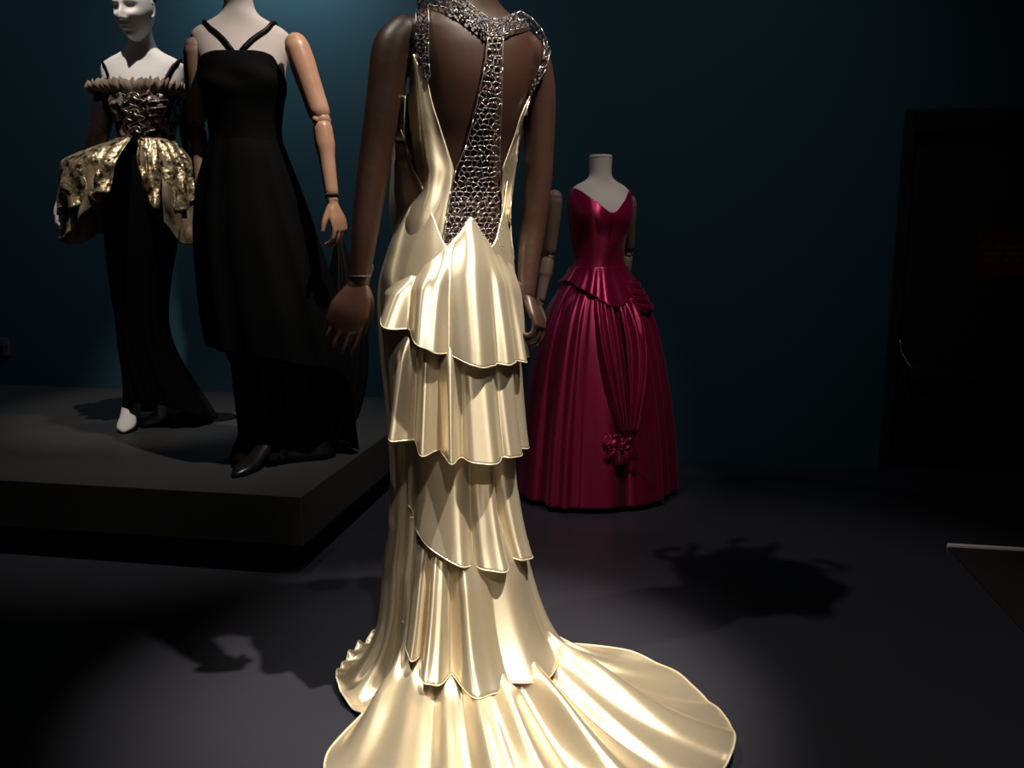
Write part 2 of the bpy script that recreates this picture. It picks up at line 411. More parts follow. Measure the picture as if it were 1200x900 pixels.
# dark sculpted headpiece of curled strips
def wig(B, z, fy, par, R=.13, seed=1, n=14, low=-.2, zoff=.05):
    r = np.random.default_rng(seed); parts = []
    cap = ball((0, 0, 0), 1, 28, 18); v = cap[0]
    nb = np.random.default_rng(seed+5); v = v*(1+.10*np.sin(v@nb.normal(size=(3, 3))*4).sum(1))[:, None]*np.array([R*.82, R*.95, R*.80])
    parts.append((B.world(v[:, 0], v[:, 1]+fy-.012, v[:, 2]*1.0+z+zoff+.012), cap[1]))
    for i in range(n):
        u = r.uniform(low, 1); a = r.uniform(0, 2*math.pi); s = math.sqrt(max(0, 1-u*u))
        c = np.array([s*math.cos(a)*R, s*math.sin(a)*R*1.1+fy, u*R*1.0+z+zoff]); rr = r.uniform(.018, .034)
        e1 = r.normal(size=3); e1 /= np.linalg.norm(e1); e2 = np.cross(e1, r.normal(size=3)); e2 /= np.linalg.norm(e2)
        t = np.linspace(0, r.uniform(4, 7), 22)
        P = c+np.outer(np.cos(t)*rr*(1-t*.06), e1)+np.outer(np.sin(t)*rr*(1-t*.06), e2)
        parts.append(tube(np.array(B.world(P[:, 0], P[:, 1], P[:, 2])), [(.0085, .0022)]*22, 6))
    V, Fc = join(parts)
    mesh('headpiece', V, Fc, 'wig', par, label='black curled headpiece')
wig(B, 1.885, .035, mq, seed=3)

# ---- gown: polar skirt radius about its own axis (phi 0 = centre back, + to the viewer's right)
gown = thing('evening_gown', 'cream satin evening gown with four ruffle tiers, beaded racer back and train', 'gown', C)
SKZ = [1.5, 1.42, 1.34, 1.28, 1.236, 1.16, 1.08, 1.0, .95, .85, .70, .52, .40, .30, .20, .10, .04, 0]
SA = [.162, .156, .144, .130, .119, .131, .154, .172, .175, .172, .160, .150, .156, .172, .193, .216, .235, .25]
SB = [.098, .098, .092, .082, .075, .090, .114, .131, .136, .141, .141, .146, .164, .198, .248, .315, .385, .45]
SF = [.09, .104, .106, .098, .091, .095, .098, .099, .10, .10, .10, .108, .12, .14, .16, .185, .205, .22]
fA, fB, fFt = pchip(SKZ, SA), pchip(SKZ, SB), pchip(SKZ, SF)
RP = [(-180, .25), (-130, .265), (-100, .30), (-85, .312), (-70, .33), (-62, .338), (-56, .50), (-45, .62), (-25, .735), (0, .80), (25, .76), (35, .72), (50, .617), (63, .473), (74, .29), (85, .235), (110, .215), (180, .25)]
fR = pchip([p[0] for p in RP], [p[1] for p in RP])
def wrap(ph): return (ph+math.pi) % (2*math.pi)-math.pi
ZB = .30
def rtop(ph, z):
    a, bb, bf = fA(z), fB(z), fFt(z); c, s = np.cos(ph), np.sin(ph)
    b = bb*(1+c)/2+bf*(1-c)/2
    d = np.degrees(wrap(ph))
    k = 1-.11*np.exp(-((d-98)/42)**2)*sm((1.08-z)/.2)
    return k*a*b/np.sqrt((b*s)**2+(a*c)**2)
def bez(ph, t):
    """profile of the skirt below ZB: falls, then turns out smoothly along the floor to R(phi)"""
    r0 = rtop(ph, np.full(np.shape(ph), ZB)); R = np.maximum(fR(np.degrees(wrap(ph))), r0+.03)
    sl = np.clip((R-r0)*.12, .012, .05)
    r1, r2 = r0+sl, r0+sl+.10*(R-r0-sl)
    z1, z2 = .10, .004
    u = 1-t
    return u**3*r0+3*u*u*t*r1+3*u*t*t*r2+t**3*R, u**3*ZB+3*u*u*t*z1+3*u*t*t*z2+t**3*.006
def rsk(ph, z):
    ph, z = np.broadcast_arrays(np.asarray(ph, float), np.asarray(z, float))
    lo, hi = np.zeros(ph.shape), np.ones(ph.shape)
    for _ in range(26):
        m = (lo+hi)/2; up = bez(ph, m)[1] > z; lo = np.where(up, m, lo); hi = np.where(up, hi, m)
    return np.where(z >= ZB, rtop(ph, z), bez(ph, lo)[0])
def polar(r, ph, z): return B.world(r*np.sin(ph), -r*np.cos(ph), np.asarray(z, float))
def foldfn(seed, ks, sharp=1.0):
    r = np.random.default_rng(seed); K = [(k, r.uniform(0, 6.28), r.uniform(.6, 1)) for k in ks]
    wp = r.uniform(0, 6.28, 3)
    def f(ph):
        q = ph+.10*np.sin(2*ph+wp[0])+.05*np.sin(5*ph+wp[1])
        s = sum(a*np.cos(k*q+p) for k, p, a in K)/math.sqrt(len(K))
        return np.tanh(s*sharp)
    return f
# base skirt and front bodice
def drape(seed, k):
    r = np.random.default_rng(seed); w = r.uniform(0, 6.28, 4)
    def f(ph, v=0):
        q = ph+.16*np.sin(2.3*ph+w[0])+.08*np.sin(4.7*ph+w[1])
        a = np.sqrt(np.cos(k*q/2+w[2])**2+.015)*2-1.15                 # round ridges, tight valleys
        b = np.cos(1.9*k*q+w[3])
        return (a+.22*b)*(.75+.4*np.sin(3*ph+w[1]))
    return f
nph, nz, nt = 520, 120, 80
ph = np.linspace(-math.pi, math.pi, nph, endpoint=False)
ztop = pchip([-180, -150, -120, -100, -80, -50, -25, 0, 25, 50, 80, 100, 120, 150, 180],
             [1.43, 1.44, 1.46, 1.36, 1.255, 1.16, 1.09, 1.12, 1.09, 1.15, 1.25, 1.36, 1.46, 1.44, 1.43])(np.degrees(ph))
f1 = foldfn(11, (9, 13, 17), 1.3); f2 = foldfn(12, (23, 31), 1.2)
rows = []
ridge = drape(13, 11); ridge2 = drape(14, 25)
for j in range(nz):
    t = j/nz; z = ztop+(ZB-ztop)*t
    amp = .0015*sm((1.1-z)/.2)+.0065*sm((.8-z)/.5)
    rows.append(polar(rsk(ph, z)+.003+amp*ridge(ph)+.12*amp*ridge2(ph), ph, z))
Rr = np.maximum(fR(np.degrees(wrap(ph))), .2)
for j in range(nt+1):
    t = j/nt
    r, z = bez(ph, np.full(nph, t)); r2_, z2_ = bez(ph, np.full(nph, min(1, t+.01))); r1_, z1_ = bez(ph, np.full(nph, max(0, t-.01)))
    tr, tz = r2_-r1_, z2_-z1_; L = np.hypot(tr, tz)+1e-9; nr_, nz_ = -tz/L, tr/L
    ext = sm((Rr-.25)/.35)
    q = ph+.15*sm((t-.3)/.7)*np.sin(2.2*ph+.6)*ext                      # folds drift sideways as they run out
    A = .0065+(.006+.022*ext)*sm((t-.15)/.5)-(.004+.015*ext)*sm((t-.65)/.35)
    d = A*(ridge(q)+.30*ridge2(q))+.6*A*sm((t-.25)/.4)
    edge = .006*sm((t-.9)/.1)*(1+ridge2(q))
    rr = r+nr_*d+.003; zz = np.maximum(z+nz_*d+edge, .005)
    rr = rr*(1+.012*sm((t-.5)/.5)*ridge(q))
    rows.append(polar(rr, ph, zz))
V = np.vstack(rows); nr = len(rows)
sk = mesh('skirt', V, gridF(nph, nr, True), 'satin', gown, solid=.0025, label='cream satin skirt with a long train')
mesh('train_hem', *tube(np.vstack([rows[-1], rows[-1][:1]])+np.array([0, 0, .001]), .0026, 6, round_ends=False), 'satin_hem', sk)

def tier(zt, zh, lo, hi, flare, amp, seed, k, nu=340, nv=60, lift=.004, rl=24, rr=36):
    ph = np.radians(np.linspace(lo, hi, nu)); f = drape(seed, k)
    deg = np.degrees(ph); top = pchip(*zip(*zt))(deg); bot = pchip(*zip(*zh))(deg)
    bot = bot-.007*f(ph)
    e = sm((deg-lo+4)/rl)*sm((hi-deg+4)/rr)
    g = 1-.85*sm((deg-30)/55)
    rows = []
    for j in range(nv):
        v = j/(nv-1); z = top+(bot-top)*v
        r = rsk(ph, z)+lift+.016*e*sm(v/.35)*g+e*flare*v**1.2*g+(.25+.75*e)*amp*(v**.7)*f(ph)
        q = ph+.03*v*np.sin(9*ph+seed)                                # folds lean a little
        rows.append(polar(r, q, z))
    o = mesh('ruffle', np.vstack(rows), gridF(nu, nv), 'satin', gown, solid=.002)
    mesh('rolled_hem', *tube(rows[-1], .0017, 6), 'satin_hem', o)
    return o
tier([(-82, .99), (-58, 1.03), (-35, 1.078), (-15, 1.125), (0, 1.158), (15, 1.125), (33, 1.078), (55, 1.05), (112, 1.0)],
     [(-82, .955), (-66, .92), (-45, .882), (-20, .84), (0, .822), (35, .82), (70, .835), (80, .862), (100, .885), (112, .91)], -82, 112, .032, .019, 21, 13, lift=.003)
tier([(-82, .91), (0, .94), (112, .93)],
     [(-82, .72), (-66, .675), (-45, .64), (-25, .615), (0, .598), (40, .60), (75, .605), (84, .63), (112, .66)], -82, 112, .044, .024, 32, 14)
tier([(-66, .69), (0, .72), (110, .72)],
     [(-66, .48), (-48, .43), (-38, .395), (-20, .36), (0, .343), (40, .342), (65, .36), (75, .40), (110, .44)], -66, 110, .020, .022, 43, 13)
tier([(-62, .45), (0, .47), (110, .46)],
     [(-62, .20), (-45, .15), (-30, .115), (0, .095), (40, .098), (65, .11), (80, .15), (110, .2)], -62, 110, .004, .022, 54, 14, lift=.012)

# back panels of the bodice, lying on the body
def panel(name, rows, nu, nv, off, folds, seed, m='satin', lab=None):
    rows = np.array(rows, float); ys = np.linspace(rows[0, 0], rows[-1, 0], nv)
    xl, xr = pchip(rows[:, 0], rows[:, 1])(ys), pchip(rows[:, 0], rows[:, 2])(ys)
    r = np.random.default_rng(seed); p = r.uniform(0, 6, 3)
    V = []
    for j, y in enumerate(ys):
        for i in range(nu):
            u = i/(nu-1); x = xl[j]+(xr[j]-xl[j])*u
            o = off+folds*(.5+.5*math.sin(u*7+p[0]+j/nv*4))*math.sin(math.pi*min(1, .1+u*.9))
            V.append(hit(x, y, o-.018*float(sm((j/nv-.78)/.22))))
    o = mesh(name, V, gridF(nu, nv), m, gown, solid=.002, label=lab)
    return o
panel('back_panel', [(64, 487, 490), (80, 485, 498), (92, 484, 502), (120, 483, 508), (150, 484, 517), (180, 487, 526), (200, 491, 531), (225, 492, 528), (250, 482, 525), (275, 472, 522), (305, 466, 519)], 22, 70, .008, .010, 1)
panel('back_panel', [(92, 626, 630), (110, 618, 625), (125, 611, 619), (140, 605, 616), (160, 599, 612), (180, 592, 608), (200, 586, 604), (225, 585, 601), (250, 585, 599), (275, 586, 600), (305, 588, 603)], 16, 70, .006, .006, 2)
# loose side drape under the left arm
rows = [(112, 467, 469, 2.06), (140, 462, 467, 2.055), (180, 459, 482, 2.05), (215, 456, 497, 2.05), (250, 451, 506, 2.05), (285, 448, 505, 2.05), (320, 449, 500, 2.05)]
rr = np.array(rows, float); ys = np.linspace(112, 320, 60); cols = [pchip(rr[:, 0], rr[:, k])(ys) for k in (1, 2, 3)]
V = []
for j in range(60):
    pr = hit(cols[1][j], ys[j], .012); plft = pxY(cols[0][j], ys[j], cols[2][j]+.02)
    front = plft+np.array([.05, .10, 0])
    for i in range(20):
        u = i/19
        if u < .25: q = front+(plft-front)*(u/.25)
        else:
            s = (u-.25)/.75; q = plft+(pr-plft)*s+np.array([-.25, -.5, 0])*.018*math.sin(math.pi*s)+np.array([-.3, -.6, 0])*.006*math.sin(9*s+ys[j]*.02)
        V.append(q+np.array([.03, .07, 0])*float(sm((j/60-.5)/.5)))
mesh('side_drape', V, gridF(20, 60), 'satin', gown, solid=.002)

# ---- beaded racer back: net of metal cells with crystals
def inpoly(x, y, P):
    c = False; n = len(P); j = n-1
    for i in range(n):
        if (P[i][1] > y) != (P[j][1] > y) and x < (P[j][0]-P[i][0])*(y-P[i][1])/(P[j][1]-P[i][1])+P[i][0]: c = not c
        j = i
    return c
spineL = [(569, 30), (570, 45), (566, 80), (560, 110), (553, 140), (545, 170), (533, 200), (527, 225), (522, 255), (518, 298)]
spineR = [(588, 30), (587, 45), (586, 80), (585, 120), (583, 160), (582, 200), (584, 240), (587, 298)]
bot = [(535, 288), (552, 274), (570, 286)]
spine = spineL+bot+spineR[::-1]
yoke = [(489, -8), (502, -8), (530, -6), (545, 4), (560, 16), (572, 25), (585, 25), (597, 20), (610, 13), (622, 20), (634, 33), (641, 48), (641, 62), (637, 82), (631, 97), (621, 118), (612, 140),
        (609, 138), (617, 114), (626, 94), (632, 78), (635, 60), (633, 48), (628, 37), (615, 34), (600, 37), (587, 44), (570, 44), (553, 31), (535, 19), (520, 12), (503, 11), (503, 50), (504, 75), (506, 92), (497, 94), (492, 70), (489, 40)]
def beadnet(name, poly, s, seed, rad, cr, extra, par):
    r = np.random.default_rng(seed)
    xs, ys = zip(*poly); pts = {}; edges = set()
    dx, dy = s*math.sqrt(3), s*1.5
    def node(x, y):
        k = (round(x, 1), round(y, 1))
        if k not in pts: pts[k] = (x+r.normal()*s*.27, y+r.normal()*s*.27)
        return k
    for row in range(int((max(ys)-min(ys))/dy)+3):
        for c in range(int((max(xs)-min(xs))/dx)+3):
            cx = min(xs)-s+c*dx+(row % 2)*dx/2; cy = min(ys)-s+row*dy
            k = [node(round(cx+s*math.sin(a*math.pi/3), 1), round(cy-s*math.cos(a*math.pi/3), 1)) for a in range(6)]
            for i in range(6): edges.add(tuple(sorted((k[i], k[(i+1) % 6]))))
    ins = {k: inpoly(*p, poly) for k, p in pts.items()}
    parts, cps = [], []
    cache = {}
    def H3(p):
        if p not in cache: cache[p] = hit(p[0], p[1], .0095)
        return cache[p]
    for a, b in edges:
        if ins[a] and ins[b]: parts.append(tube([H3(pts[a]), H3(pts[b])], rad, 5, round_ends=False))
    for i in range(len(poly)):
        p, q = np.array(poly[i], float), np.array(poly[(i+1) % len(poly)], float)
        n = max(2, int(np.linalg.norm(q-p)/5)+1)
        parts.append(tube([hit(*(p+(q-p)*t), .0095) for t in np.linspace(0, 1, n)], rad*1.3, 5, round_ends=False))
    o = mesh(name, *join(parts), 'silver', par, kind='stuff', label='silver beaded netting')
    P = [pts[k] for k in pts if ins[k]]
    while extra > 0:
        x, y = r.uniform(min(xs), max(xs)), r.uniform(min(ys), max(ys))
        if inpoly(x, y, poly): P.append((x, y)); extra -= 1
    for p in P:
        c = hit(p[0], p[1], .011); q = r.normal(size=(3, 3)); q, _ = np.linalg.qr(q); z = cr*r.uniform(.6, 1.25)
        v = np.vstack([q*z, -q*z])+c
        cps.append((v, [(0, 1, 2), (0, 2, 4), (0, 4, 5), (0, 5, 1), (3, 2, 1), (3, 4, 2), (3, 5, 4), (3, 1, 5)]))
    mesh('crystals', *join(cps), 'crystal', o, smooth=False, kind='stuff')
beadnet('bead_net', spine, 4.1, 5, .0011, .0019, 40, gown)
beadnet('bead_yoke', yoke, 3.4, 6, .0011, .0034, 300, gown)

# ================================================================== shared bits for the other garments
def pfn(keys): return pchip(*zip(*keys))
def wave_skirt(Bd, keys, zt, zh, lo, hi, amp, ff, nu=360, nv=80, closed=False, cz=None, ampf=None, off=0):
    """skirt about the body's axis: keys (z, side, back, front); zt/zh top and hem height by angle (degrees from the back)"""
    K = np.array(keys, float); fa, fb, ff_ = [pchip(K[:, 0], K[:, i]) for i in (1, 2, 3)]
    ph = np.radians(np.linspace(lo, hi, nu, endpoint=not closed)); deg = np.degrees(ph)
    top = pfn(zt)(deg) if np.ndim(zt) else np.full(nu, zt); hem = pfn(zh)(deg) if np.ndim(zh) else np.full(nu, zh)
    rows = []
    for j in range(nv):
        v = j/(nv-1); z = top+(hem-top)*v
        c, s = np.cos(ph), np.sin(ph); a = fa(z); b = fb(z)*(1+c)/2+ff_(z)*(1-c)/2
        r = a*b/np.sqrt((b*s)**2+(a*c)**2)+off
        A = amp*(ampf(v, z) if ampf else v**.7)
        r = r+A*ff(ph)
        q = Bd.world(r*np.sin(ph), -r*np.cos(ph), z)
        if cz is not None: q = q+np.stack([cz(z)[0], cz(z)[1], 0*z], -1)
        rows.append(q)
    return rows, gridF(nu, nv, closed)
def on_body(Bd, name, lo, hi, zt, zb, off, m, par, nu=120, nv=50, solid=.003, bul=None, closed=False, **k):
    """cloth piece lying on the torso between the height curves zt and zb over angles lo..hi"""
    ph = np.radians(np.linspace(lo, hi, nu, endpoint=not closed)); deg = np.degrees(ph)
    t = pfn(zt)(deg) if np.ndim(zt) else np.full(nu, zt); b = pfn(zb)(deg) if np.ndim(zb) else np.full(nu, zb)
    V = []
    for j in range(nv):
        v = j/(nv-1); z = t+(b-t)*v
        V.append(Bd.P(ph, z, off+(bul(deg, v, z) if bul else 0)))
    return mesh(name, np.vstack(V), gridF(nu, nv, closed), m, par, solid=solid, **k), V
def strap(Bd, name, path, w, m, par, off=.005, n=26):
    """band lying on the torso along (degrees, z) points"""
    Q = resample(path, n); P = np.array([Bd.P(math.radians(a), z, off) for a, z in Q])
    N_ = np.array([Bd.P(math.radians(a), z, off+.02)-Bd.P(math.radians(a), z, off) for a, z in Q])
    T = np.gradient(P, axis=0); V = []
    for i in range(n):
        s = np.cross(T[i], N_[i]); s /= np.linalg.norm(s)
        V += [P[i]-s*w/2, P[i]+s*w/2]
    return mesh(name, V, [(2*i, 2*i+1, 2*i+3, 2*i+2) for i in range(n-1)], m, par, solid=.003)
def shoe(Bd, x, y, z, yaw, m, par, L=.23, heel=.05, name='shoe'):
    """pointed pump: vamp, sole and heel"""
    c, s = math.cos(yaw), math.sin(yaw)
    def Wp(a, b, h): return Bd.world(np.array(x+a*c-b*s), np.array(y+a*s+b*c), np.array(z+h))
    prof = [(-.42, .030, heel+.055, heel), (-.25, .033, heel+.048, heel*.9), (-.05, .034, heel*.6+.045, heel*.45), (.15, .040, .050, .006), (.32, .036, .038, .003), (.45, .022, .026, .003), (.52, .006, .014, .004)]
    V = []; n = 16
    pr = resample(prof, 26)
    for t, w_, top, bt in pr:
        for i in range(n):
            a = 2*math.pi*i/n; V.append(Wp(w_*math.cos(a), t*L, (top+bt)/2+(top-bt)/2*math.sin(a)))
    o = mesh(name, V, gridF(n, 26, True)+[tuple(range(n))[::-1], tuple(25*n+i for i in range(n))], m, par)
    mesh('heel', *tube([Wp(0, -.37*L, heel+.01), Wp(0, -.38*L, heel*.5), Wp(0, -.37*L, 0.001)], [.018, .011, .008], 10, 8, round_ends=False), m, o)
    return o
def jarm(par, S_, E_, W_, hd, dors, th, m, r=(.037, .031, .029, .021), hs=1.0, curl=(20, 24, 26, 28), joint=None):
    """jointed artist-style arm: shoulder ball, upper arm, elbow disc, forearm, wrist ring, hand"""
    S_, E_, W_ = map(np.array, (S_, E_, W_)); u = (E_-S_)/np.linalg.norm(E_-S_); f = (W_-E_)/np.linalg.norm(W_-E_)
    joint = joint or m
    mesh('shoulder_joint', *ball(S_, (r[0]*.9,)*3, 20, 14), joint, par)
    mesh('upper_arm', *tube([S_+u*.012, S_+u*.06, (S_+E_)/2, E_-u*.03], [r[0], r[0]*1.03, (r[0]+r[1])/2*1.02, r[1]], 20, 24), m, par)
    ax = np.cross(u, dors); ax /= np.linalg.norm(ax)
    e = mesh('elbow_joint', *ball(E_, (r[1]*.82,)*3, 18, 12), joint, par)
    mesh('pivot', *tube([E_-ax*r[1]*.95, E_+ax*r[1]*.95], .012, 12, round_ends=False), joint, e)
    mesh('forearm', *tube([E_+f*.028, E_+f*.08, (E_+W_)/2, W_-f*.01], [r[2], r[2]*1.05, (r[2]+r[3])/2, r[3]], 20, 24), m, par)
    mesh('wrist_ring', *tube([W_-f*.004, W_+f*.006], r[3]*1.05, 18, round_ends=False), 'seam_dark', par)
    mesh('wrist_joint', *ball(W_+f*.014, (r[3]*.85,)*3, 16, 10), joint, par)
    mesh('hand', *hand(W_+f*.028, hd, dors, th, curl=curl, wrist=r[3]*.85, scale=hs), m, par)

# ================================================================== BURGUNDY GOWN
RB = np.array([.365, 3.62, 0]); RTH = math.radians(199)
RK = [(.78, .145, .11, .10), (.86, .15, .112, .10), (.95, .122, .092, .085), (1.02, .100, .078, .076), (1.10, .110, .082, .088), (1.19, .128, .085, .108),
      (1.25, .134, .085, .094), (1.29, .130, .076, .068), (1.315, .108, .064, .054), (1.335, .068, .054, .048), (1.35, .050, .049, .047), (1.375, .046, .046, .045), (1.43, .048, .047, .046)]
RBd = Body(RK, RB, RTH, bust=.018, bz=1.19)
ds = thing('dress_form', 'headless pale linen dress form wearing the burgundy gown', 'dress form', RB)
V, Fc = remesh([RBd.mesh(m=110)], .005, 3)
mesh('torso', V, Fc, 'linen', ds)
nk = np.linspace(0, 2*math.pi, 32, endpoint=False)
ring = RBd.P(nk, np.full(32, 1.428), .0015); ring2 = RBd.P(nk, np.full(32, 1.438), -.002)
mesh('neck_cap', np.vstack([ring, ring2]), gridF(32, 2, True)+[tuple(range(32, 64))], 'linen', ds, smooth=False)
mesh('stand', *join([tube([RB+[0, 0, .03], RB+[0, 0, .8]], .018, 14, round_ends=False), tube([RB+[0, 0, .001], RB+[0, 0, .03]], .15, 32, round_ends=False)]), 'black_leather', ds)
def rw(x, y, z): return RBd.world(np.array(x), np.array(y), np.array(z))
jarm(ds, pxY(650, 231, 3.60), pxY(643, 300, 3.66), pxY(633, 352, 3.60), (0, -.15, -1), (-1, -.2, 0), (0, -1, 0), 'dark_and_shaded_wood', r=(.034, .03, .028, .02), hs=.9)
jarm(ds, pxY(738, 236, 3.74), pxY(736, 296, 3.86), pxY(728, 350, 3.88), (0, 0, -1), (1, 0, 0), (0, -1, 0), 'dark_and_shaded_wood', r=(.030, .027, .025, .02), hs=.9)

rg = thing('ball_gown', 'burgundy silk ball gown with draped overskirt and fabric rosette', 'gown', RB)
FV = 180
# bodice: V neck in front, cap straps over the shoulders
zt = [(0, 1.24), (40, 1.255), (62, 1.27), (75, 1.295), (85, 1.30), (100, 1.302), (112, 1.30), (130, 1.288), (155, 1.247), (180, 1.203), (205, 1.247), (230, 1.288), (248, 1.30), (260, 1.302), (275, 1.30), (285, 1.295), (298, 1.27), (320, 1.255), (360, 1.24)]
def arm_hole(deg, v, z): return .004*np.sin(v*9+deg*.05)*np.exp(-((z-1.08)/.09)**2)
bod, _ = on_body(RBd, 'bodice', 0, 360, zt, .93, .007, 'burgundy', rg, nu=240, nv=70, bul=arm_hole, closed=True, label='fitted burgundy V-neck bodice')
mesh('front_seam', *tube([RBd.P(math.pi, z, .0095) for z in np.linspace(1.195, .94, 20)], .0012, 5), 'burgundy_dark', bod)
# skirt
SKK = [(.95, .125, .10, .09), (.90, .165, .13, .115), (.80, .222, .19, .17), (.67, .265, .235, .215), (.5, .298, .27, .25), (.3, .322, .30, .28), (.02, .345, .33, .31)]
fp = foldfn(71, (13, 21, 30), 1.6); fcoarse = foldfn(72, (6, 10), 1.4)
def skf(ph):
    d = (np.degrees(ph) % 360)-180                       # 0 = centre front, negative = viewer's left? (local x)
    smooth_front = np.exp(-((d+16)/26)**2)
    gap = np.exp(-((d+2)/5.0)**2)
    return (fp(ph)*(.42+.38*np.sin(3.3*ph+1))+fcoarse(ph)*.95)*(1-.75*smooth_front)-1.9*gap
def skamp(v, z): return sm((.93-z)/.18)*(.5+.5*sm((.7-z)/.5))
rows, fs = wave_skirt(RBd, SKK, .945, .022, 0, 360, .0185, skf, nu=640, nv=90, closed=True, ampf=skamp)
mesh('skirt', np.vstack(rows), fs, 'burgundy', rg, solid=.003)
rows, fs = wave_skirt(RBd, [(z, a*.93, b*.93, c*.93) for z, a, b, c in SKK], .90, .008, 0, 360, .006, fcoarse, nu=200, nv=40, closed=True)
mesh('underskirt', np.vstack(rows), fs, 'burgundy_dark', rg, solid=.003)
# pointed basque edge over the hips
bq = [(70, .915), (100, .93), (125, .905), (150, .872), (172, .835), (180, .828), (196, .845), (220, .885), (250, .93), (290, .915)]
rows, fs = wave_skirt(RBd, [(1.0, .108, .088, .084), (.95, .135, .108, .098), (.90, .178, .14, .126), (.83, .218, .185, .168)], .985, bq, 70, 290, .006, foldfn(73, (9, 14), 1), nu=160, nv=26, off=.008)
pe = mesh('basque', np.vstack(rows), fs, 'burgundy', rg, solid=.004)
mesh('basque_edge', *tube(rows[-1], .0032, 6), 'burgundy', pe)
# draped apron swag gathered into the rosette
RO = pxY(725, 521, 3.335)
r_ = np.random.default_rng(4)
def skirt_pt(deg, z, off=.0):
    K = np.array(SKK); ph = math.radians(deg); c, s = math.cos(ph), math.sin(ph)
    a = pchip(K[:, 0], K[:, 1])(z); b = pchip(K[:, 0], K[:, 2])(z)*(1+c)/2+pchip(K[:, 0], K[:, 3])(z)*(1-c)/2
    r = a*b/math.sqrt((b*s)**2+(a*c)**2)+off
    return RBd.world(np.array(r*s), np.array(-r*c), np.array(z))
# left and right swag: cloth hung between waist and rosette
for nm, a0, a1, b0, b1 in (('swag', 176, 150, 181, 176), ('swag', 184, 218, 184, 191)):
    V = []; nu, nv = 26, 50
    for j in range(nv):
        v = j/(nv-1); z = .86-(.86-.335)*v**.9
        for i in range(nu):
            u = i/(nu-1); lo_, hi_ = a0+(b0-a0)*v**1.3, a1+(b1-a1)*v**1.3
            V.append(skirt_pt(lo_+(hi_-lo_)*u, z, .012+.012*math.sin(u*17+v*2)*(1-.3*v)*min(1, v*5+.2)+.022*math.sin(math.pi*u)*math.sin(math.pi*min(1, v*1.05))))
    mesh('swag', V, gridF(nu, nv), 'burgundy', rg, solid=.003)
ro = None; parts = []
for i in range(11):
    a = i*2.4; rr = .012+.0042*i
    c = RO+np.array([math.cos(a)*rr, -.012+.002*i, math.sin(a)*rr*.8])
    t = np.linspace(0, 2*math.pi, 13)
    d1 = np.array([math.cos(a+1.3), -.6, math.sin(a+1.3)]); d1 /= np.linalg.norm(d1); d2 = np.cross(d1, r_.normal(size=3)); d2 /= np.linalg.norm(d2)
    P = c+np.outer(np.cos(t)*.018, d1)+np.outer(np.sin(t)*.011, d2)
    parts = tube(P, [(.011, .0022)]*13, 6, round_ends=False)
    o = mesh('petal', *parts, 'burgundy', rg)
for dx, dz, l in ((.012, -.03, .07), (.045, .0, .06), (-.025, -.02, .05)):
    V = []
    for j in range(12):
        v = j/11
        for i in range(8):
            u = i/7-.5
            V.append(RO+np.array([dx*(.3+v)+u*.05*(.4+v), -.008-.012*math.sin(3*v)+.006*math.sin(u*9), dz*.4-l*v]))
    mesh('ribbon_tail', V, gridF(8, 12), 'burgundy', rg, solid=.002)
# puffed gather on the viewer's right hip
for i in range(4):
    z0 = .925-.026*i
    P = [skirt_pt(a, z0-.02*math.sin((a-214)/40*math.pi)-.004*i, .016+.012*math.sin((a-214)/44*math.pi)) for a in np.linspace(214, 252, 14)]
    mesh('gather', *tube(P, [(.016*k, .007*k) for k in np.sin(np.linspace(.25, 2.9, 14))], 8, flat=(0, 0, 1)), 'burgundy', rg)

# ================================================================== BLACK GOWN
KB = np.array([-.955, 3.17, PZ]); KTH = math.radians(186)
KBd = Body(FEM, KB, KTH, bust=.020, ws=1.03)
km = thing('mannequin', 'white cloth mannequin with jointed tan wooden arms, wearing the black gown', 'mannequin', KB)
V, Fc = remesh([KBd.mesh()]+head(KBd, 1.845, .035), .006, 5)
mesh('body', V, Fc, 'linen', km)
for lg in (0, 1):
    mesh('leg', *remesh(legs(KBd, 1.0, k=.85)[2*lg:2*lg+2], .007, 4), 'black_cloth', km, label='black-stockinged leg')
wig(KBd, 1.845, .035, km, seed=9)
jarm(km, pxY(347, 52, 3.10), pxY(377, 141, 3.07), pxY(389, 229, 3.02), pxY(402, 285, 2.99)-pxY(390, 238, 3.0), (.85, -.5, .1), (-.4, -1, 0), 'wood', r=(.043, .038, .033, .0235), hs=1.0, curl=(34, 38, 42, 46))
jarm(km, pxY(229, 56, 3.14), pxY(231, 146, 3.18), pxY(236, 225, 3.14), (.1, 0, -1), (-1, -.2, 0), (0, -1, 0), 'dark_and_shaded_wood', r=(.040, .034, .031, .0225))  # same tan wood as the other arm, torso's shade painted into its colour

kg = thing('evening_gown', 'black strapless high-low gown with crossed shoulder straps and bustle', 'gown', KB)
zt = [(0, 1.36), (60, 1.37), (90, 1.375), (115, 1.40), (140, 1.452), (160, 1.462), (180, 1.462), (200, 1.464), (220, 1.455), (245, 1.40), (270, 1.375), (300, 1.37), (360, 1.36)]
on_body(KBd, 'bodice', 0, 360, zt, 1.12, .010, 'black_cloth', kg, nu=200, nv=60, closed=True,
        bul=lambda d, v, z: .003*np.sin(d*.06+z*60)*np.exp(-((z-1.38)/.05)**2))
strap(KBd, 'strap', [(176, 1.46), (166, 1.50), (152, 1.535), (128, 1.563), (90, 1.572), (40, 1.55)], .018, 'black_satin', kg, off=.006)
strap(KBd, 'strap', [(186, 1.46), (197, 1.50), (212, 1.535), (234, 1.563), (270, 1.572), (320, 1.55)], .018, 'black_satin', kg, off=.006)
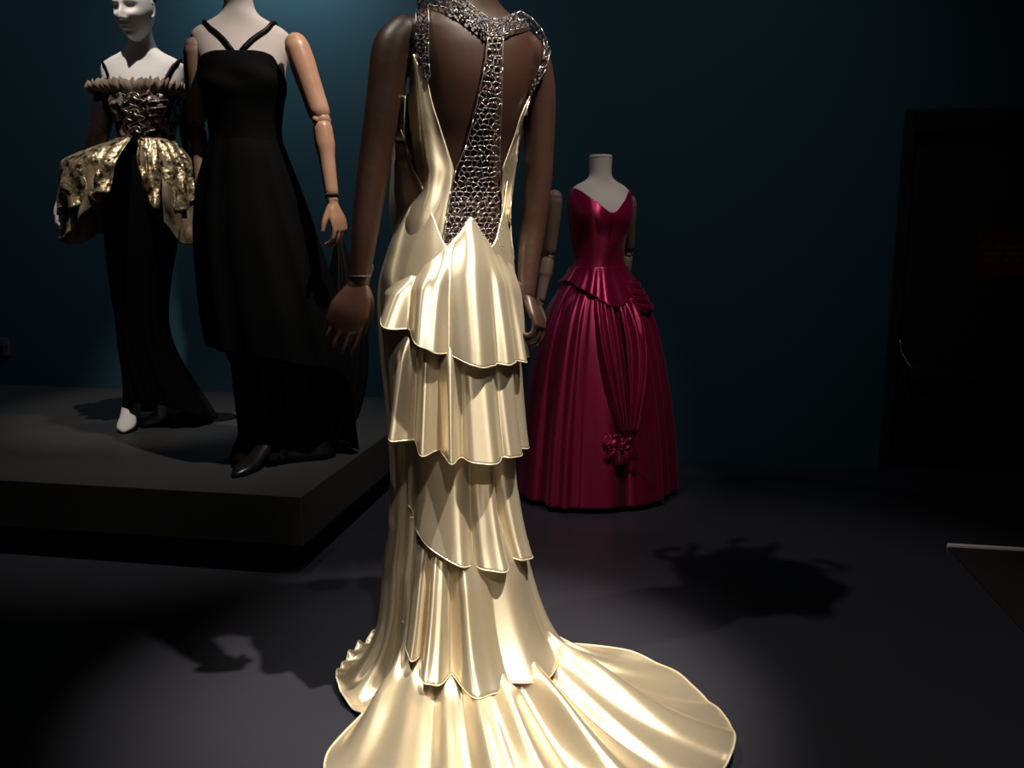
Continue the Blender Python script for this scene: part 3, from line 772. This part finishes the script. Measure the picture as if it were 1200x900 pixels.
KSK = [(1.2, .112, .072, .088), (1.12, .142, .10, .108), (1.0, .180, .14, .125), (.85, .212, .18, .15), (.7, .232, .21, .17), (.55, .246, .24, .19), (.4, .250, .27, .20), (.2, .245, .30, .21), (0.005, .26, .33, .22)]
zh = [(-180, .41), (-140, .37), (-118, .35), (-104, .30), (-92, .10), (-80, .012), (-40, .006), (0, .006), (22, .01), (38, .12), (55, .34), (75, .43), (100, .445), (140, .43), (180, .41)]
kf = foldfn(81, (5, 8, 12), 1.2)
rows, fs = wave_skirt(KBd, KSK, 1.19, zh, -180, 180, .013, kf, nu=360, nv=80, closed=True, cz=lambda z: (.10*sm((1.1-z)/.9), 0*z), off=.002)
mesh('skirt', np.vstack(rows), fs, 'black_cloth', kg, solid=.004)
# inner narrow skirt to the floor
rows, fs = wave_skirt(KBd, [(1.0, .15, .12, .11), (.6, .13, .12, .11), (.3, .14, .13, .12), (.1, .17, .16, .14), (.006, .21, .20, .17)], .95, .006, 0, 360, .014, foldfn(82, (6, 9, 13), 1.2), nu=240, nv=50, closed=True, cz=lambda z: (.07*sm((1.0-z)/.8), .07*sm((1.0-z)/.8)))
mesh('underskirt', np.vstack(rows), fs, 'black_satin', kg, solid=.003)
# bustle drape falling at the back on the viewer's right
P = np.array([pxY(398, 284, 3.38), pxY(400, 318, 3.38), pxY(402, 372, 3.37), pxY(400, 430, 3.34), pxY(393, 480, 3.30), pxY(387, 506, 3.27)])
V, Fc = tube(P, [(.018, .02), (.045, .05), (.082, .08), (.096, .10), (.088, .09), (.055, .035)], 72, 70, flat=(1, 0, 0))
cen = resample(P, 70).repeat(1, 0)
ang = np.tile(np.linspace(0, 2*math.pi, 72, endpoint=False), len(V)//72)
cc = np.vstack([V.reshape(-1, 72, 3).mean(1)[i] for i in range(len(V)//72)]).repeat(72, 0)
V = cc+(V-cc)*(1+.08*np.cos(7*ang+1)+.05*np.cos(12*ang))[:, None]
mesh('bustle', V, Fc, 'black_satin', kg)
ks = thing('pump_shoe', 'black pointed pump shoe peeking out under the black gown', 'shoe', KB+[0, 0, 0])
sx = pxY(296, 543, 3.06)-KB
ct, st = math.cos(KTH), math.sin(KTH)
def kloc(p): d = np.array(p)-KB; return ct*d[0]+st*d[1], -st*d[0]+ct*d[1]
x_, y_ = kloc(pxY(301, 540, 3.02)); shoe(KBd, x_, y_, .0, math.radians(-24), 'black_leather', ks, L=.27, name='upper')

# ================================================================== BROCADE JACKET FIGURE
JB = np.array([-1.625, 3.74, PZ]); JTH = math.radians(182)
jl = lambda z: .085*sm((np.asarray(z, float)-.5)/.9)
JF = [tuple([k[0], k[1]*(.86 if 1.1 < k[0] < 1.3 else (.93 if k[0] < 1.4 else 1.05))]+list(k[2:])) for k in FEM]
JBd = Body(JF, JB, JTH, bust=.022, lean=jl, ws=1.0)
jm = thing('mannequin', 'white mannequin with a bare face, wearing the gold brocade jacket', 'mannequin', JB)
ja = armpts([(132, 98, 3.72), (124, 116, 3.70), (117, 150, 3.70), (106, 186, 3.72), (87, 213, 3.75), (73, 230, 3.76)])
jr = armpts([(207, 98, 3.76), (215, 118, 3.79), (222, 152, 3.84), (230, 188, 3.86), (236, 222, 3.86), (238, 238, 3.86)])
V, Fc = remesh([JBd.mesh(), tube(ja, [.036, .038, .034, .031, .025, .020], 18, 40), tube(jr, [.036, .038, .034, .031, .025, .020], 18, 40)]
               + legs(JBd, 1.0, foot=False, k=.68), .006, 5)
mesh('body', V, Fc, 'white_skin', jm)
V, Fc = remesh(head(JBd, 1.742, .045, tilt=.14, turn=-.22, scale=1.04), .0026, 2)
hd = mesh('head', V, Fc, 'white_skin', jm)
wig(JBd, 1.80, .015, jm, seed=15, low=.35, R=.115, zoff=.06)
w_ = ja[-1]
mesh('hand', *hand(w_, pxY(62, 264, 3.74)-w_, (-.8, -.5, .2), (.2, -1, .2), curl=(26, 30, 34, 40), wrist=.019, scale=.92), 'white_skin', jm)
w_ = jr[-1]
mesh('hand', *hand(w_, pxY(240, 265, 3.86)-w_, (.8, -.4, .2), (0, -1, .2), wrist=.019, scale=.9), 'white_skin', jm)
def jloc(p):
    d = np.array(p)-JB; c, s = math.cos(JTH), math.sin(JTH); return c*d[0]+s*d[1], -s*d[0]+c*d[1]
# white slippers
for i, (x0, y0, Y0, yaw, L_) in enumerate(((150, 493, 3.66, 12, .20), (189, 488, 3.78, -30, .19))):
    sh_ = thing('slipper', ('white pointed slipper stepping forward under the black skirt hem', 'white slipper tip half hidden beneath the black skirt hem')[i], 'shoe', [*pxY(x0, y0, Y0)[:2], PZ], group='white slippers')
    x_, y_ = jloc(pxY(x0, y0, Y0)); shoe(JBd, x_, y_, 0.001, math.radians(yaw), 'white_skin', sh_, L=L_, heel=.055, name='upper')

# black fishtail skirt
js = thing('fishtail_skirt', 'long black fishtail skirt below the gold brocade jacket', 'skirt', JB)
JSK = [(1.24, .115, .078, .088), (1.1, .148, .11, .10), (.96, .160, .125, .105), (.8, .148, .125, .105), (.6, .118, .115, .10), (.45, .102, .115, .10), (.3, .115, .14, .105), (.15, .15, .20, .115), (.005, .20, .30, .125)]
zhj = [(-180, .115), (-150, .10), (-120, .05), (-90, .015), (-40, .006), (0, .006), (40, .02), (80, .07), (120, .10), (150, .12), (180, .115)]
rows, fs = wave_skirt(JBd, JSK, 1.24, zhj, -180, 180, .011, foldfn(91, (6, 9, 14), 1.2), nu=300, nv=80, closed=True,
                      cz=lambda z: (.075*sm((.45-z)/.45), .02*sm((.45-z)/.45)), ampf=lambda v, z: sm((.9-z)/.8))
mesh('skirt_body', np.vstack(rows), fs, 'black_cloth', js, solid=.003)
# train lying on the deck to the viewer's right
tc = pxY(238, 487, 3.86); V = []
for j in range(16):
    v = j/15
    for i in range(60):
        a = 2*math.pi*i/60; V.append(np.array([tc[0]+.15*v*math.cos(a), tc[1]+.10*v*math.sin(a)+.02, PZ+.004+.035*(1-v)**2+.008*(1+math.sin(6*a+2))*v*(1-v)]))
mesh('train', V, gridF(60, 16, True), 'black_cloth', js, solid=.003)

# jacket
jk = thing('brocade_jacket', 'gold brocade peplum jacket with laced corset front and tulle neckline', 'jacket', JB)
ztj = [(0, 1.40), (60, 1.41), (95, 1.425), (130, 1.432), (160, 1.436), (180, 1.425), (200, 1.436), (230, 1.432), (265, 1.425), (300, 1.41), (360, 1.40)]
crm = foldfn(93, (13, 22, 34), 1.4)
on_body(JBd, 'corset', 0, 360, ztj, 1.215, .014, 'bodice_brocade', jk, nu=260, nv=60, closed=True,
        bul=lambda d, v, z: .0028*np.cos(np.radians(d)*18)+.0012*np.sin(z*150+d*.2))
# tulle frill round the neckline
ph = np.linspace(0, 2*math.pi, 361)[:-1]; rows = []
fr_ = foldfn(94, (29, 41, 57), 1.3); top = pfn(ztj)(np.degrees(ph))
for j in range(14):
    v = j/13
    wide = .018+.040*np.clip(np.sin(ph), 0, 1)**2+.018*np.clip(-np.sin(ph), 0, 1)**2
    rows.append(JBd.P(ph, top-.022+.06*v+.010*v*fr_(ph*1.3+2)-.012*v*np.abs(np.sin(ph)), .016+wide*math.sin(v*2.2)+.007*fr_(ph)*(.3+v)))
mesh('tulle_frill', np.vstack(rows), gridF(360, 14, True), 'tulle', jk, solid=.002)
strap(JBd, 'strap', [(141, 1.43), (137, 1.48), (126, 1.53), (100, 1.553), (50, 1.52)], .020, 'black_satin', jk, off=.006)
strap(JBd, 'strap', [(219, 1.43), (223, 1.48), (234, 1.53), (260, 1.553), (310, 1.52)], .020, 'black_satin', jk, off=.006)
# lacing: crossed ribbons and bow loops down the front
for i in range(6):
    z0 = 1.405-.032*i
    for sg_ in (-1, 1):
        Q = [JBd.P(math.radians(180+sg_*a), z, .022) for a, z in ((-16, z0), (-6, z0-.010), (6, z0-.020), (16, z0-.030))]
        mesh('lace', *tube(Q, [(.0045, .0018)]*4, 6, 12), 'ribbon', jk)
for z0, s0 in ((1.40, 1.0), (1.335, .8), (1.27, .8)):
    for sg_ in (-1, 1):
        c = JBd.P(math.pi, z0, .032); t = np.linspace(0, 2*math.pi, 15)
        P = c+np.outer((1-np.cos(t))*.016*s0, np.array([sg_, -.25, -.5*1]))+np.outer(np.sin(t)*.009, np.array([.3, -.3, .9]))
        mesh('bow_loop', *tube(P, [(.006, .0016)]*15, 6), 'ribbon', jk)
# silver stripes on the viewer's right of the bodice
for i in range(5):
    Q = [JBd.P(math.radians(a), 1.375-.028*i+.010*(a-205)/20, .019) for a in np.linspace(203, 226, 6)]
    mesh('braid', *tube(Q, [(.003, .0018)]*6, 6, 10), 'ribbon', jk)
# sleeves of dark net
mesh('sleeve', *tube(ja[:5]+np.array([0, 0, 0]), [.043, .046, .043, .042, .040], 26, 44, round_ends=False), 'sleeve_net', jk)
mesh('sleeve', *tube(jr[:5], [.043, .046, .043, .042, .040], 26, 44, round_ends=False), 'sleeve_net', jk)
# peplum: two flaps, brocade over organza (local +x is the viewer's left)
def flap(name, lo, hi, keys, zt, zh, m, seed, amp, ks, off=0, nu=150, nv=46):
    rows, fs = wave_skirt(JBd, keys, zt, zh, lo, hi, amp, foldfn(seed, ks, 1.5), nu=nu, nv=nv, ampf=lambda v, z: v**.8, off=off)
    r = np.random.default_rng(seed); A = np.array(rows)
    u = np.linspace(0, 1, nu)
    for j in range(nv):
        v = j/(nv-1)
        A[j, :, 1] -= .010*v*np.sin(23*u+9*v+seed)+.007*v*np.sin(41*u-13*v)
        A[j, :, 2] += .010*v*np.sin(17*u+5*v)+.006*v*np.sin(37*u)
    return mesh(name, A.reshape(-1, 3), fs, m, jk, solid=.003)
PL = [(1.235, .112, .085, .096), (1.21, .175, .13, .120), (1.175, .262, .18, .155), (1.13, .325, .21, .190), (1.0, .325, .22, .215), (.9, .315, .23, .225), (.78, .335, .25, .235)]
PR = [(1.235, .112, .085, .096), (1.19, .158, .12, .125), (1.10, .208, .16, .165), (1.0, .225, .20, .185), (.9, .234, .23, .195), (.78, .24, .25, .20)]
flap('organza_flap', 35, 163, [(z, a*.97, b, c*.97) for z, a, b, c in PL], 1.22, [(35, .88), (70, .815), (100, .80), (125, .86), (148, .96), (163, 1.0)], 'organza', 101, .022, (9, 14, 20))
flap('brocade_flap', 50, 169, PL, 1.235, [(50, .98), (80, .935), (105, .925), (130, .955), (152, .985), (169, 1.01)], 'brocade', 102, .026, (9, 15, 23), off=.012)
flap('organza_flap', 192, 325, PR, 1.22, [(192, 1.15), (203, 1.0), (222, .88), (255, .80), (290, .80), (325, .85)], 'organza', 103, .020, (9, 14, 20))
flap('brocade_flap', 187, 262, [(z, a, b, c) for z, a, b, c in PR], 1.235, [(187, 1.19), (197, 1.06), (208, .965), (225, .94), (245, .95), (262, 1.0)], 'brocade', 104, .022, (9, 15, 23), off=.012)
